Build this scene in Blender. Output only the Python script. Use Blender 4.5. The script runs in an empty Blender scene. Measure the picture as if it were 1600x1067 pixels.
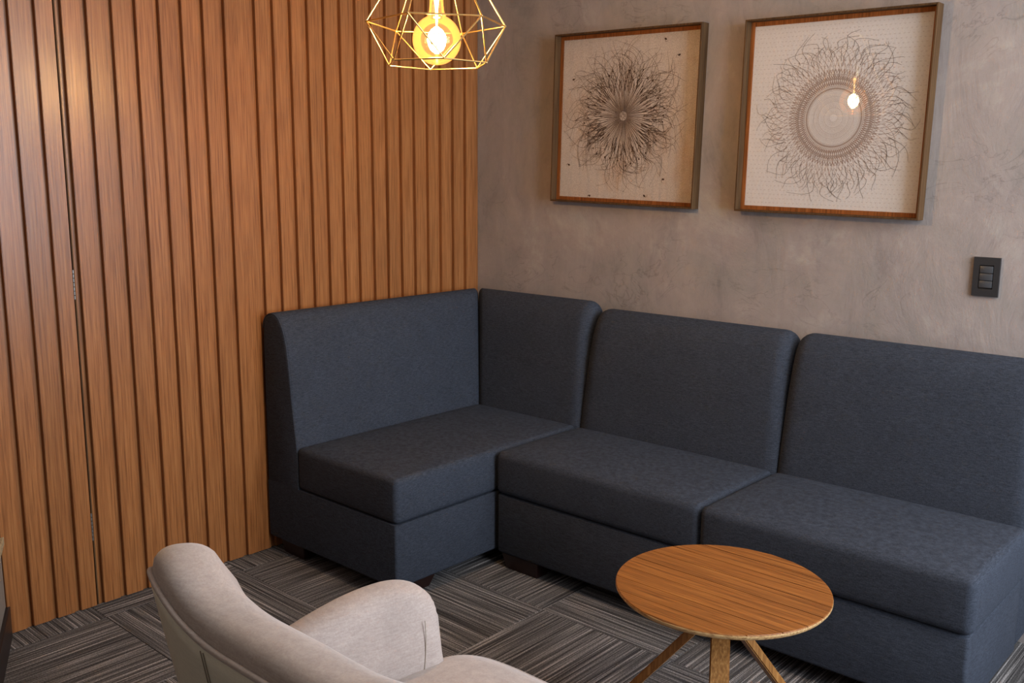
import bpy, bmesh, math, random
import numpy as np
from mathutils import Vector, Matrix
random.seed(7)
rng = np.random.default_rng(11)
D = bpy.data
SC = bpy.context.scene
COL = SC.collection
R = math.radians

# ------------------------------------------------------------------ camera
F_PX, YAW, PITCH, ROLL = 1486.07, 0.7330, 0.1746, 0.0053
CAM = Vector((2.9921, -3.0914, 1.4189))
fw = Vector((-math.sin(YAW)*math.cos(PITCH), math.cos(YAW)*math.cos(PITCH), -math.sin(PITCH)))
rt = fw.cross(Vector((0, 0, 1))).normalized()
up = rt.cross(fw)
r2 = rt*math.cos(ROLL) + up*math.sin(ROLL)
u2 = -rt*math.sin(ROLL) + up*math.cos(ROLL)
cd = D.cameras.new('camera'); cam = D.objects.new('camera', cd); COL.objects.link(cam)
M = Matrix((r2, u2, -fw)).transposed().to_4x4(); M.translation = CAM
cam.matrix_world = M
cd.sensor_width = 36; cd.lens = F_PX/1600*36; cd.clip_start = 0.05
SC.camera = cam

# ------------------------------------------------------------------ world, lights, exposure
SC.view_settings.view_transform = 'Standard'
SC.view_settings.look = 'None'
SC.view_settings.gamma = 1
SC.view_settings.use_curve_mapping = False
SC.view_settings.exposure = 0.0
w = D.worlds.new('world'); SC.world = w; w.use_nodes = True
bg = w.node_tree.nodes['Background']; bg.inputs[0].default_value = (0.75, 0.85, 1, 1); bg.inputs[1].default_value = 0.6

def area(name, loc, direction, sx, sy, watts, color):
    l = D.lights.new(name, 'AREA'); l.shape = 'RECTANGLE'; l.size = sx; l.size_y = sy
    l.energy = watts; l.color = color
    o = D.objects.new(name, l); COL.objects.link(o); o.location = loc
    o.rotation_euler = Vector(direction).to_track_quat('-Z', 'Y').to_euler()
    return o
area('daylight', (4.50, -1.05, 1.55), (-1, 0.0, -0.15), 1.75, 1.7, 145, (0.79, 0.89, 1.0))
area('overhead_fill_light', (3.5, -1.3, 2.66), (0, 0, -1), 1.1, 1.1, 26, (1.0, 0.88, 0.74))  # added soft overhead fill, mainly for the seat tops; no known fixture
area('rear_fill_light', (2.2, -4.3, 2.66), (0, 0, -1), 1.0, 0.6, 6, (1.0, 0.95, 0.86))  # added fill behind the camera to brighten the armchair's outer shell
bulb_l = D.lights.new('bulb_light', 'POINT'); bulb_l.energy = 38; bulb_l.color = (1.0, 0.66, 0.34); bulb_l.shadow_soft_size = 0.022
bo = D.objects.new('bulb_light', bulb_l); COL.objects.link(bo); bo.location = (1.14, -1.33, 1.765)

# ------------------------------------------------------------------ node helpers
def new_mat(name):
    m = D.materials.new(name); m.use_nodes = True
    nt = m.node_tree
    return m, nt, nt.nodes['Principled BSDF']
def N(nt, typ, **kw):
    n = nt.nodes.new(typ)
    for k, v in kw.items():
        if k in n.inputs.keys(): n.inputs[k].default_value = v
        else: setattr(n, k, v)
    return n
def L(nt, a, b): nt.links.new(a, b)
def ramp(nt, fac, stops):
    n = nt.nodes.new('ShaderNodeValToRGB')
    el = n.color_ramp.elements
    while len(el) < len(stops): el.new(0.5)
    for e, (p, c) in zip(el, stops):
        e.position = p; e.color = (*c, 1) if len(c) == 3 else c
    L(nt, fac, n.inputs[0]); return n
def srgb(r, g, b):
    f = lambda v: (v/255)/12.92 if v/255 <= 0.04045 else ((v/255+0.055)/1.055)**2.4
    return (f(r), f(g), f(b))
def flat(name, col, rough=0.5, metal=0.0, **kw):
    m, nt, b = new_mat(name)
    b.inputs['Base Color'].default_value = (*col, 1); b.inputs['Roughness'].default_value = rough
    b.inputs['Metallic'].default_value = metal
    for k, v in kw.items(): b.inputs[k].default_value = v
    return m
def mix_rgb(nt, fac, a, b, blend='MIX'):
    n = nt.nodes.new('ShaderNodeMix'); n.data_type = 'RGBA'; n.blend_type = blend
    for sock, v in ((n.inputs[0], fac), (n.inputs[6], a), (n.inputs[7], b)):
        if hasattr(v, 'is_output'): L(nt, v, sock)
        elif isinstance(v, (int, float)): sock.default_value = v
        else: sock.default_value = (*v, 1)
    return n.outputs[2]
def bump(nt, b, h, strength, dist):
    n = N(nt, 'ShaderNodeBump', Strength=strength, Distance=dist); L(nt, h, n.inputs['Height']); L(nt, n.outputs[0], b.inputs['Normal'])

def wood(name, dark, mid, light, axis='z', rough=0.42, spec=0.5, across=1.0, obj_var=0.12, knots=0.5):
    """grain runs along the object's own axis"""
    m, nt, b = new_mat(name)
    tc = N(nt, 'ShaderNodeTexCoord'); oi = N(nt, 'ShaderNodeObjectInfo')
    off = N(nt, 'ShaderNodeVectorMath', operation='SCALE'); off.inputs[0].default_value = (13.7, 7.3, 31.1)
    L(nt, oi.outputs['Random'], off.inputs['Scale'])
    add = N(nt, 'ShaderNodeVectorMath', operation='ADD'); L(nt, tc.outputs['Object'], add.inputs[0]); L(nt, off.outputs[0], add.inputs[1])
    def stretch(a, l):
        mp = N(nt, 'ShaderNodeMapping')
        s = [a*across]*3; s['xyz'.index(axis)] = l; mp.inputs['Scale'].default_value = s
        L(nt, add.outputs[0], mp.inputs[0]); return mp.outputs[0]
    n1 = N(nt, 'ShaderNodeTexNoise', Scale=1.0, Detail=5.0, Roughness=0.6); L(nt, stretch(190, 5), n1.inputs['Vector'])
    n2 = N(nt, 'ShaderNodeTexNoise', Scale=1.0, Detail=3.0, Roughness=0.5, Distortion=0.6); L(nt, stretch(16, 0.9), n2.inputs['Vector'])
    rg = N(nt, 'ShaderNodeMath', operation='MULTIPLY'); L(nt, n2.outputs[0], rg.inputs[0]); rg.inputs[1].default_value = 14.0
    fr = N(nt, 'ShaderNodeMath', operation='PINGPONG'); L(nt, rg.outputs[0], fr.inputs[0]); fr.inputs[1].default_value = 0.5
    r1 = ramp(nt, n1.outputs[0], [(0.30, dark), (0.52, mid), (0.72, light)])
    r2_ = ramp(nt, fr.outputs[0], [(0.0, (0.70, 0.68, 0.66)), (0.10, (0.95, 0.95, 0.95)), (0.5, (1.05, 1.05, 1.05))])
    c = mix_rgb(nt, knots, r1.outputs[0], r2_.outputs[0], 'MULTIPLY')
    n3 = N(nt, 'ShaderNodeTexNoise', Scale=1.0, Detail=2.0); L(nt, stretch(7, 0.5), n3.inputs['Vector'])
    hs = N(nt, 'ShaderNodeHueSaturation')
    mr = N(nt, 'ShaderNodeMapRange'); L(nt, oi.outputs['Random'], mr.inputs[0]); mr.inputs[3].default_value = 1-obj_var; mr.inputs[4].default_value = 1+obj_var
    m3 = N(nt, 'ShaderNodeMapRange'); L(nt, n3.outputs[0], m3.inputs[0]); m3.inputs[3].default_value = 0.78; m3.inputs[4].default_value = 1.22
    mm = N(nt, 'ShaderNodeMath', operation='MULTIPLY'); L(nt, mr.outputs[0], mm.inputs[0]); L(nt, m3.outputs[0], mm.inputs[1])
    L(nt, mm.outputs[0], hs.inputs['Value']); L(nt, c, hs.inputs['Color'])
    L(nt, hs.outputs[0], b.inputs['Base Color'])
    b.inputs['Roughness'].default_value = rough; b.inputs['Specular IOR Level'].default_value = spec
    bump(nt, b, n1.outputs[0], 0.25, 0.0008)
    return m

MAT = {}
MAT['slat'] = wood('slat_wood', srgb(122, 74, 38), srgb(154, 99, 56), srgb(171, 116, 68), 'z', rough=0.30, spec=0.42, obj_var=0.05, knots=0.28)
MAT['top'] = wood('table_top_wood', srgb(100, 56, 20), srgb(146, 88, 36), srgb(168, 108, 50), 'x', rough=0.38, obj_var=0.10, knots=0.5)
MAT['leg'] = wood('table_leg_wood', srgb(120, 75, 32), srgb(158, 106, 52), srgb(190, 140, 80), 'z', rough=0.4, obj_var=0.03, knots=0.2)
MAT['ply'] = wood('plywood_edge', srgb(120, 78, 40), srgb(190, 150, 100), srgb(215, 180, 130), 'x', rough=0.5, obj_var=0.02, knots=0.0)
MAT['frame'] = wood('frame_wood', srgb(66, 46, 28), srgb(88, 63, 40), srgb(102, 77, 50), 'z', rough=0.6, spec=0.12, obj_var=0.05, knots=0.3)
MAT['liner'] = wood('liner_wood', srgb(96, 52, 22), srgb(138, 80, 38), srgb(160, 98, 52), 'z', rough=0.6, spec=0.2, obj_var=0.04, knots=0.3)
MAT['light_top'] = wood('pale_oak', srgb(150, 130, 100), srgb(185, 165, 130), srgb(205, 188, 155), 'x', rough=0.5, obj_var=0.02, knots=0.3)
MAT['grey_panel'] = wood('grey_panel', srgb(118, 112, 104), srgb(138, 132, 124), srgb(155, 150, 142), 'z', rough=0.5, obj_var=0.0, knots=0.3)
MAT['plinth'] = flat('dark_plinth', srgb(34, 24, 24), 0.4)
MAT['sofa_leg'] = flat('dark_brown_wood', srgb(38, 16, 12), 0.4)
MAT['gap'] = flat('dark_gap', srgb(30, 20, 14), 0.9)

# ---- grey trowelled plaster
def plaster():
    m, nt, b = new_mat('grey_plaster')
    tc = N(nt, 'ShaderNodeTexCoord')
    n1 = N(nt, 'ShaderNodeTexNoise', Scale=2.2, Detail=10.0, Roughness=0.72, Distortion=0.4); L(nt, tc.outputs['Object'], n1.inputs['Vector'])
    mp = N(nt, 'ShaderNodeMapping'); mp.inputs['Scale'].default_value = (5.5, 1, 2.2); mp.inputs['Rotation'].default_value = (0, 0.35, 0)
    L(nt, tc.outputs['Object'], mp.inputs[0])
    n2 = N(nt, 'ShaderNodeTexNoise', Scale=1.3, Detail=10.0, Roughness=0.78, Distortion=0.5); L(nt, mp.outputs[0], n2.inputs['Vector'])
    r1 = ramp(nt, n1.outputs[0], [(0.30, srgb(132, 128, 126)), (0.44, srgb(154, 145, 139)), (0.56, srgb(162, 150, 145)), (0.70, srgb(176, 168, 160))])
    r2 = ramp(nt, n2.outputs[0], [(0.30, (0.66, 0.66, 0.68)), (0.45, (0.95, 0.95, 0.95)), (0.65, (1.12, 1.11, 1.08))])
    c = mix_rgb(nt, 0.8, r1.outputs[0], r2.outputs[0], 'MULTIPLY')
    # fine trowel scratches, dark
    mp3 = N(nt, 'ShaderNodeMapping'); mp3.inputs['Scale'].default_value = (3.2, 1, 5.0); mp3.inputs['Rotation'].default_value = (0, -0.6, 0)
    L(nt, tc.outputs['Object'], mp3.inputs[0])
    n3 = N(nt, 'ShaderNodeTexNoise', Scale=1.3, Detail=4.0, Roughness=0.5, Distortion=2.4); L(nt, mp3.outputs[0], n3.inputs['Vector'])
    sb = N(nt, 'ShaderNodeMath', operation='SUBTRACT'); L(nt, n3.outputs[0], sb.inputs[0]); sb.inputs[1].default_value = 0.5
    ab = N(nt, 'ShaderNodeMath', operation='ABSOLUTE'); L(nt, sb.outputs[0], ab.inputs[0])
    r3 = ramp(nt, ab.outputs[0], [(0.0, (0.74, 0.73, 0.73)), (0.006, (0.90, 0.90, 0.90)), (0.02, (1, 1, 1))])
    msk = N(nt, 'ShaderNodeTexNoise', Scale=2.6, Detail=2.0); L(nt, tc.outputs['Object'], msk.inputs['Vector'])
    mk = ramp(nt, msk.outputs[0], [(0.52, (0, 0, 0)), (0.62, (1, 1, 1))])
    sep = N(nt, 'ShaderNodeRGBToBW'); L(nt, mk.outputs[0], sep.inputs[0])
    c = mix_rgb(nt, sep.outputs[0], c, mix_rgb(nt, 1.0, c, r3.outputs[0], 'MULTIPLY'))
    L(nt, c, b.inputs['Base Color']); b.inputs['Roughness'].default_value = 0.62; b.inputs['Specular IOR Level'].default_value = 0.3
    ad = N(nt, 'ShaderNodeMath', operation='ADD'); L(nt, n2.outputs[0], ad.inputs[0]); L(nt, n1.outputs[0], ad.inputs[1])
    bump(nt, b, ad.outputs[0], 0.5, 0.006)
    return m
MAT['plaster'] = plaster()
MAT['white_wall'] = flat('painted_wall', srgb(128, 122, 115), 0.8)
MAT['ceiling'] = flat('ceiling_paint', srgb(205, 200, 192), 0.9)

# ---- woven upholstery
def fabric(name, c_dark, c_light, scale=900, sheen=0.25, cloud=0.12, cscale=9, bstr=0.35):
    m, nt, b = new_mat(name)
    tc = N(nt, 'ShaderNodeTexCoord')
    v1 = N(nt, 'ShaderNodeTexNoise', Scale=scale*0.35, Detail=2.0, Roughness=0.7); L(nt, tc.outputs['Object'], v1.inputs['Vector'])
    mp = N(nt, 'ShaderNodeMapping'); mp.inputs['Scale'].default_value = (0.12, 0.12, 1.0); L(nt, tc.outputs['Object'], mp.inputs[0])
    v2 = N(nt, 'ShaderNodeTexNoise', Scale=scale*0.55, Detail=2.0, Roughness=0.6); L(nt, mp.outputs[0], v2.inputs['Vector'])
    ad = N(nt, 'ShaderNodeMath', operation='ADD'); L(nt, v1.outputs[0], ad.inputs[0]); L(nt, v2.outputs[0], ad.inputs[1])
    hf = N(nt, 'ShaderNodeMath', operation='MULTIPLY'); L(nt, ad.outputs[0], hf.inputs[0]); hf.inputs[1].default_value = 0.5
    r = ramp(nt, hf.outputs[0], [(0.34, c_dark), (0.66, c_light)])
    n = N(nt, 'ShaderNodeTexNoise', Scale=cscale, Detail=4.0, Roughness=0.6, Distortion=0.5); L(nt, tc.outputs['Object'], n.inputs['Vector'])
    mr = N(nt, 'ShaderNodeMapRange'); L(nt, n.outputs[0], mr.inputs[0]); mr.inputs[1].default_value = 0.3; mr.inputs[2].default_value = 0.7
    mr.inputs[3].default_value = 1-cloud; mr.inputs[4].default_value = 1+cloud
    hs = N(nt, 'ShaderNodeHueSaturation'); L(nt, mr.outputs[0], hs.inputs['Value']); L(nt, r.outputs[0], hs.inputs['Color'])
    L(nt, hs.outputs[0], b.inputs['Base Color'])
    b.inputs['Roughness'].default_value = 0.9; b.inputs['Specular IOR Level'].default_value = 0.15
    b.inputs['Sheen Weight'].default_value = sheen; b.inputs['Sheen Roughness'].default_value = 0.5
    b.inputs['Sheen Tint'].default_value = (*[min(1, v*3) for v in c_light], 1)
    bump(nt, b, hf.outputs[0], bstr, 0.0008)
    return m
MAT['navy'] = fabric('slate_blue_weave', srgb(40, 43, 50), srgb(67, 72, 83), sheen=0.06, cloud=0.06)
MAT['velvet'] = fabric('beige_velvet', srgb(157, 142, 135), srgb(178, 164, 156), scale=700, sheen=0.35, cloud=0.10, cscale=7, bstr=0.15)
MAT['shell'] = fabric('greige_leatherette', srgb(206, 200, 184), srgb(216, 210, 194), scale=500, sheen=0.0, cloud=0.04, cscale=5, bstr=0.1)
MAT['shell'].node_tree.nodes['Principled BSDF'].inputs['Roughness'].default_value = 0.5
MAT['stitch'] = flat('stitch_thread', srgb(150, 138, 124), 0.9)
MAT['sofa_seam'] = flat('dark_seam', srgb(22, 24, 32), 0.9)

# ---- carpet tiles: stripes run along the tile's own x
def carpet():
    m, nt, b = new_mat('striped_carpet')
    tc = N(nt, 'ShaderNodeTexCoord'); oi = N(nt, 'ShaderNodeObjectInfo')
    off = N(nt, 'ShaderNodeVectorMath', operation='SCALE'); off.inputs[0].default_value = (3.1, 17.9, 5.0); L(nt, oi.outputs['Random'], off.inputs['Scale'])
    add = N(nt, 'ShaderNodeVectorMath', operation='ADD'); L(nt, tc.outputs['Object'], add.inputs[0]); L(nt, off.outputs[0], add.inputs[1])
    def st(sx, sy, det=2.0, rough=0.5):
        mp = N(nt, 'ShaderNodeMapping'); mp.inputs['Scale'].default_value = (sx, sy, 1); L(nt, add.outputs[0], mp.inputs[0])
        n = N(nt, 'ShaderNodeTexNoise', Scale=1.0, Detail=det, Roughness=rough); n.noise_dimensions = '2D'; L(nt, mp.outputs[0], n.inputs['Vector']); return n.outputs[0]
    broad = st(1.6, 90, 2.0); thin = st(2.4, 250, 1.0); yarn = st(220, 260, 2.0, 0.7)
    r1 = ramp(nt, broad, [(0.34, srgb(76, 73, 73)), (0.50, srgb(99, 96, 95)), (0.64, srgb(122, 118, 117))])
    r2 = ramp(nt, thin, [(0.38, (0.55, 0.54, 0.54)), (0.47, (0.85, 0.85, 0.85)), (0.57, (1.1, 1.09, 1.07)), (0.66, (2.3, 2.25, 2.2))])
    c = mix_rgb(nt, 0.9, r1.outputs[0], r2.outputs[0], 'MULTIPLY')
    r3 = ramp(nt, yarn, [(0.3, (0.55, 0.55, 0.55)), (0.7, (1.4, 1.4, 1.4))])
    c = mix_rgb(nt, 0.9, c, r3.outputs[0], 'MULTIPLY')
    L(nt, c, b.inputs['Base Color']); b.inputs['Roughness'].default_value = 1.0; b.inputs['Specular IOR Level'].default_value = 0.05
    ad = N(nt, 'ShaderNodeMath', operation='ADD'); L(nt, yarn, ad.inputs[0]); L(nt, thin, ad.inputs[1])
    bump(nt, b, ad.outputs[0], 0.8, 0.002)
    return m
MAT['carpet'] = carpet()
MAT['floor_base'] = flat('floor_base', srgb(45, 42, 40), 0.9)
MAT['black'] = flat('black_plastic', srgb(44, 44, 46), 0.42)
MAT['key'] = flat('charcoal_key', srgb(66, 67, 70), 0.38)
MAT['hinge'] = flat('hinge_steel', (0.36, 0.34, 0.32), 0.4, 0.9)
MAT['brass'] = flat('gold_wire', (0.90, 0.62, 0.25), 0.33, 1.0)
MAT['socket'] = flat('brass_socket', (0.9, 0.66, 0.3), 0.3, 1.0)
MAT['cord'] = flat('cord_fabric', srgb(60, 50, 40), 0.8)

def paper(name, c1, c2, tint):
    m, nt, b = new_mat(name)
    tc = N(nt, 'ShaderNodeTexCoord')
    n = N(nt, 'ShaderNodeTexNoise', Scale=260.0, Detail=3.0, Roughness=0.8); L(nt, tc.outputs['Object'], n.inputs['Vector'])
    r = ramp(nt, n.outputs[0], [(0.3, c1), (0.7, c2)])
    n2 = N(nt, 'ShaderNodeTexNoise', Scale=4.5, Detail=4.0, Roughness=0.6, Distortion=1.5); L(nt, tc.outputs['Object'], n2.inputs['Vector'])
    r2 = ramp(nt, n2.outputs[0], [(0.50, (1, 1, 1)), (0.75, tint)])
    c = mix_rgb(nt, 1.0, r.outputs[0], r2.outputs[0], 'MULTIPLY')
    L(nt, c, b.inputs['Base Color']); b.inputs['Roughness'].default_value = 0.8
    return m
MAT['paper1'] = paper('speckled_paper', srgb(186, 172, 160), srgb(238, 226, 214), (0.88, 0.76, 0.66))
MAT['paper2'] = paper('cream_paper', srgb(228, 220, 213), srgb(242, 235, 229), (0.97, 0.94, 0.91))
MAT['ink_dark'] = flat('dark_ink', srgb(66, 44, 32), 0.8)
MAT['ink_brown'] = flat('brown_ink', srgb(158, 128, 112), 0.8)
MAT['ink_faint'] = flat('faint_ink', srgb(186, 168, 156), 0.8)
MAT['ink_grey'] = flat('grey_ink', srgb(128, 114, 105), 0.8)

def thin_glass(name, tint, rough=0.0, ior=0.05):
    m, nt, b = new_mat(name); nt.nodes.remove(b)
    out = nt.nodes['Material Output']
    t = N(nt, 'ShaderNodeBsdfTransparent'); t.inputs[0].default_value = (*tint, 1)
    g = N(nt, 'ShaderNodeBsdfGlossy'); g.inputs['Roughness'].default_value = rough
    mx = N(nt, 'ShaderNodeMixShader'); mx.inputs[0].default_value = ior; L(nt, t.outputs[0], mx.inputs[1]); L(nt, g.outputs[0], mx.inputs[2])
    L(nt, mx.outputs[0], out.inputs[0]); return m
MAT['glass'] = thin_glass('picture_glass', (0.97, 0.97, 0.97), 0.01)
MAT['window_glass'] = thin_glass('window_glass', (0.97, 0.98, 1.0))
def emis(name, col, s):
    m, nt, b = new_mat(name); b.inputs['Base Color'].default_value = (*col, 1)
    b.inputs['Emission Color'].default_value = (*col, 1); b.inputs['Emission Strength'].default_value = s; return m
MAT['stem'] = emis('warm_glass_stem', (1.0, 0.72, 0.38), 7)
MAT['filament'] = emis('glowing_filament', (1.0, 0.66, 0.30), 160)
def bulb_glass():
    m, nt, b = new_mat('amber_bulb_glass'); nt.nodes.remove(b); out = nt.nodes['Material Output']
    t = N(nt, 'ShaderNodeBsdfTransparent'); t.inputs[0].default_value = (1.0, 0.86, 0.60, 1)
    g = N(nt, 'ShaderNodeBsdfGlossy'); g.inputs['Roughness'].default_value = 0.05; g.inputs[0].default_value = (1, 0.8, 0.5, 1)
    f = N(nt, 'ShaderNodeFresnel'); f.inputs[0].default_value = 1.5
    mx = N(nt, 'ShaderNodeMixShader'); L(nt, f.outputs[0], mx.inputs[0]); L(nt, t.outputs[0], mx.inputs[1]); L(nt, g.outputs[0], mx.inputs[2])
    e = N(nt, 'ShaderNodeEmission'); e.inputs[0].default_value = (1.0, 0.55, 0.18, 1); e.inputs[1].default_value = 0.38
    ad = N(nt, 'ShaderNodeAddShader'); L(nt, mx.outputs[0], ad.inputs[0]); L(nt, e.outputs[0], ad.inputs[1])
    L(nt, ad.outputs[0], out.inputs[0]); return m
MAT['bulb_glass'] = bulb_glass()

# ------------------------------------------------------------------ object helpers
def link(name, me, mat=None, parent=None, smooth=None, kind=None, label=None):
    if mat is not None: me.materials.append(MAT[mat] if isinstance(mat, str) else mat)
    o = D.objects.new(name, me); COL.objects.link(o)
    if parent is not None: o.parent = parent
    if smooth is not None:
        me.shade_smooth()
        if smooth > 0: me.set_sharp_from_angle(angle=R(smooth))
    if kind: o['kind'] = kind
    if label: o['label'] = label
    return o
def from_bm(name, bm, mat, parent=None, smooth=None, **kw):
    bmesh.ops.recalc_face_normals(bm, faces=bm.faces)
    me = D.meshes.new(name); bm.to_mesh(me); bm.free()
    return link(name, me, mat, parent, smooth, **kw)
def pyd(name, V, Fc, mat, parent=None, smooth=None, recalc=True, **kw):
    me = D.meshes.new(name); me.from_pydata([tuple(v) for v in V], [], [tuple(f) for f in Fc])
    if recalc:
        bm = bmesh.new(); bm.from_mesh(me); bmesh.ops.recalc_face_normals(bm, faces=bm.faces); bm.to_mesh(me); bm.free()
    return link(name, me, mat, parent, smooth, **kw)
def thing(name, label, cat, loc=(0, 0, 0), group=None):
    o = D.objects.new(name, None); COL.objects.link(o); o.location = loc; o.empty_display_size = 0.1
    o['label'] = label; o['category'] = cat
    if group: o['group'] = group
    return o
def addbox(bm, x0, x1, y0, y1, z0, z1, bev=0.0, seg=2):
    vs = bmesh.ops.create_cube(bm, size=1.0)['verts']
    for v in vs:
        v.co = Vector((x0+(v.co.x+.5)*(x1-x0), y0+(v.co.y+.5)*(y1-y0), z0+(v.co.z+.5)*(z1-z0)))
    if bev > 0:
        es = list({e for v in vs for e in v.link_edges})
        bmesh.ops.bevel(bm, geom=es, offset=bev, segments=seg, profile=0.5, affect='EDGES')
def box(name, x0, x1, y0, y1, z0, z1, mat, parent=None, bev=0.0, seg=2, smooth=None, **kw):
    bm = bmesh.new(); addbox(bm, x0, x1, y0, y1, z0, z1, bev, seg)
    return from_bm(name, bm, mat, parent, smooth, **kw)
def tube_geo(P, r, n=8, closed=False):
    P = [Vector(p) for p in P]; V = []; Fc = []
    m = len(P); prev = None
    for i, p in enumerate(P):
        a = P[(i-1) % m] if (closed or i > 0) else p
        b_ = P[(i+1) % m] if (closed or i < m-1) else p
        t = (b_-a).normalized()
        if prev is None:
            nn = t.cross(Vector((0, 0, 1)))
            if nn.length < 1e-3: nn = t.cross(Vector((1, 0, 0)))
            nn.normalize()
        else:
            nn = (prev - t*prev.dot(t)).normalized()
        prev = nn; bb = t.cross(nn)
        for k in range(n):
            a_ = 2*math.pi*k/n; V.append(p + (nn*math.cos(a_)+bb*math.sin(a_))*r)
    for i in range(m if closed else m-1):
        j = (i+1) % m
        for k in range(n):
            Fc.append((i*n+k, i*n+(k+1) % n, j*n+(k+1) % n, j*n+k))
    if not closed:
        Fc.append(tuple(range(n))[::-1]); Fc.append(tuple((m-1)*n+k for k in range(n)))
    return V, Fc
def tube(name, P, r, mat, parent=None, n=8, closed=False, **kw):
    V, Fc = tube_geo(P, r, n, closed); return pyd(name, V, Fc, mat, parent, 60, **kw)
def lathe(name, prof, mat, parent=None, n=40, smooth=40, **kw):
    V = []; Fc = []
    for (r_, z) in prof:
        for k in range(n):
            a = 2*math.pi*k/n; V.append((r_*math.cos(a), r_*math.sin(a), z))
    for i in range(len(prof)-1):
        for k in range(n): Fc.append((i*n+k, i*n+(k+1) % n, (i+1)*n+(k+1) % n, (i+1)*n+k))
    Fc.append(tuple(range(n))[::-1]); Fc.append(tuple((len(prof)-1)*n+k for k in range(n)))
    return pyd(name, V, Fc, mat, parent, smooth, **kw)
def struct(o): o['kind'] = 'structure'; return o

# ------------------------------------------------------------------ room
XR, YB, ZC = 4.4, -5.0, 2.7
floor = struct(box('floor', -0.016, XR+0.1, YB-0.1, 0.05, -0.12, -0.006, 'floor_base'))
struct(box('ceiling', -0.05, XR+0.1, YB-0.1, 0.1, ZC, ZC+0.1, 'ceiling'))
struct(box('wall_back', -0.12, XR+0.1, 0.0, 0.12, -0.12, ZC, 'plaster'))
struct(box('wall_front', -0.05, XR+0.1, YB-0.12, YB, -0.12, ZC, 'white_wall'))
# right wall with a window opening (out of the picture, where the daylight comes from)
bm = bmesh.new()
W0, W1, Z0, Z1 = -1.95, -0.15, 0.65, 2.45
addbox(bm, XR, XR+0.12, YB, W0, -0.12, ZC); addbox(bm, XR, XR+0.12, W1, 0.0, -0.12, ZC)
addbox(bm, XR, XR+0.12, W0, W1, -0.12, Z0); addbox(bm, XR, XR+0.12, W0, W1, Z1, ZC)
struct(from_bm('wall_right', bm, 'white_wall'))
bm = bmesh.new()
for a, b_ in ((W0, W0+0.05), ((W0+W1)/2-0.03, (W0+W1)/2+0.03), (W1-0.05, W1)): addbox(bm, XR+0.0, XR+0.05, a, b_, Z0, Z1)
for a, b_ in ((Z0, Z0+0.05), (Z1-0.05, Z1)): addbox(bm, XR+0.0, XR+0.05, W0+0.05, W1-0.05, a, b_)
win = struct(from_bm('window_1', bm, 'black'))
box('pane', XR+0.02, XR+0.026, W0+0.05, W1-0.05, Z0+0.05, Z1-0.05, 'window_glass', win)

# carpet tiles, laid quarter-turned
tile_me = None
T = 0.5
def tile_mesh(sx, sy):
    bm = bmesh.new(); addbox(bm, -sx/2, sx/2, -sy/2, sy/2, -0.006, 0.0)
    top = [e for e in bm.edges if all(v.co.z > -0.001 for v in e.verts)]
    bmesh.ops.bevel(bm, geom=top, offset=0.0018, segments=1, affect='EDGES')
    me = D.meshes.new('carpet_tile'); bm.to_mesh(me); bm.free(); me.materials.append(MAT['carpet']); return me
cache = {}
xs = [-0.0165, 0.10] + [0.10+T*i for i in range(1, 11)]; xs = [x for x in xs if x < XR] + [XR]
ys = [-0.0, -0.33] + [-0.33-T*i for i in range(1, 10)] + [YB]
for i in range(len(xs)-1):
    for j in range(len(ys)-1):
        sx, sy = xs[i+1]-xs[i], ys[j]-ys[j+1]
        along_x = (i+j) % 2 == 0
        if not along_x: sx, sy = sy, sx
        key = (round(sx, 3), round(sy, 3))
        if key not in cache: cache[key] = tile_mesh(sx-0.0006, sy-0.0006)
        o = D.objects.new('carpet_tile', cache[key]); COL.objects.link(o); o.parent = floor
        o.location = ((xs[i]+xs[i+1])/2, (ys[j]+ys[j+1])/2, 0)
        if not along_x: o.rotation_euler[2] = R(90)

# slatted timber wall
GD, GW = 0.017, 0.0215
wall_left = struct(box('wall_left', -0.12, -GD, YB, 0.0, -0.12, ZC, 'slat'))
edges = [-2.015, -1.9404, -1.8657, -1.789, -1.7122, -1.6326, -1.5553, -1.4766, -1.3977, -1.3194, -1.239, -1.1183]
edges += [-1.1183+0.0745*k for k in range(1, 15)]
edges = edges + [0.0+GW-0.001]
slat_cache = {}
def slat(y0, y1):
    wd = round(y1-y0, 3)
    if wd not in slat_cache:
        bm = bmesh.new(); addbox(bm, -GD-0.001, 0.0, -wd/2, wd/2, 0.004, ZC-0.002)
        es = [e for e in bm.edges if all(v.co.x > -0.001 for v in e.verts) and abs(e.verts[0].co.y-e.verts[1].co.y) < 1e-5]
        bmesh.ops.bevel(bm, geom=es, offset=0.0012, segments=2, affect='EDGES')
        me = D.meshes.new('slat'); bm.to_mesh(me); bm.free(); me.materials.append(MAT['slat']); slat_cache[wd] = me
    o = D.objects.new('slat', slat_cache[wd]); COL.objects.link(o); o.parent = wall_left
    o.location = (0, (y0+y1)/2, 0); return o
for a, b_ in zip(edges[:-1], edges[1:]):
    if abs(a+1.8657) < 1e-4: slat(a, -1.8145)                    # the slat beside the hidden door's joint
    elif abs(a+1.1183) < 1e-3 or True: slat(a, b_-GW)
y = edges[0]
while y > YB+0.08:
    slat(y-0.0752, y-GW); y -= 0.0752
box('door_joint', -GD-0.001, -GD+0.0015, -1.8145, -1.8105, 0.004, ZC-0.01, 'gap', wall_left)
box('door_edge', -GD, -0.003, -1.8105, -1.8065, 0.004, ZC-0.01, 'frame', wall_left)
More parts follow.
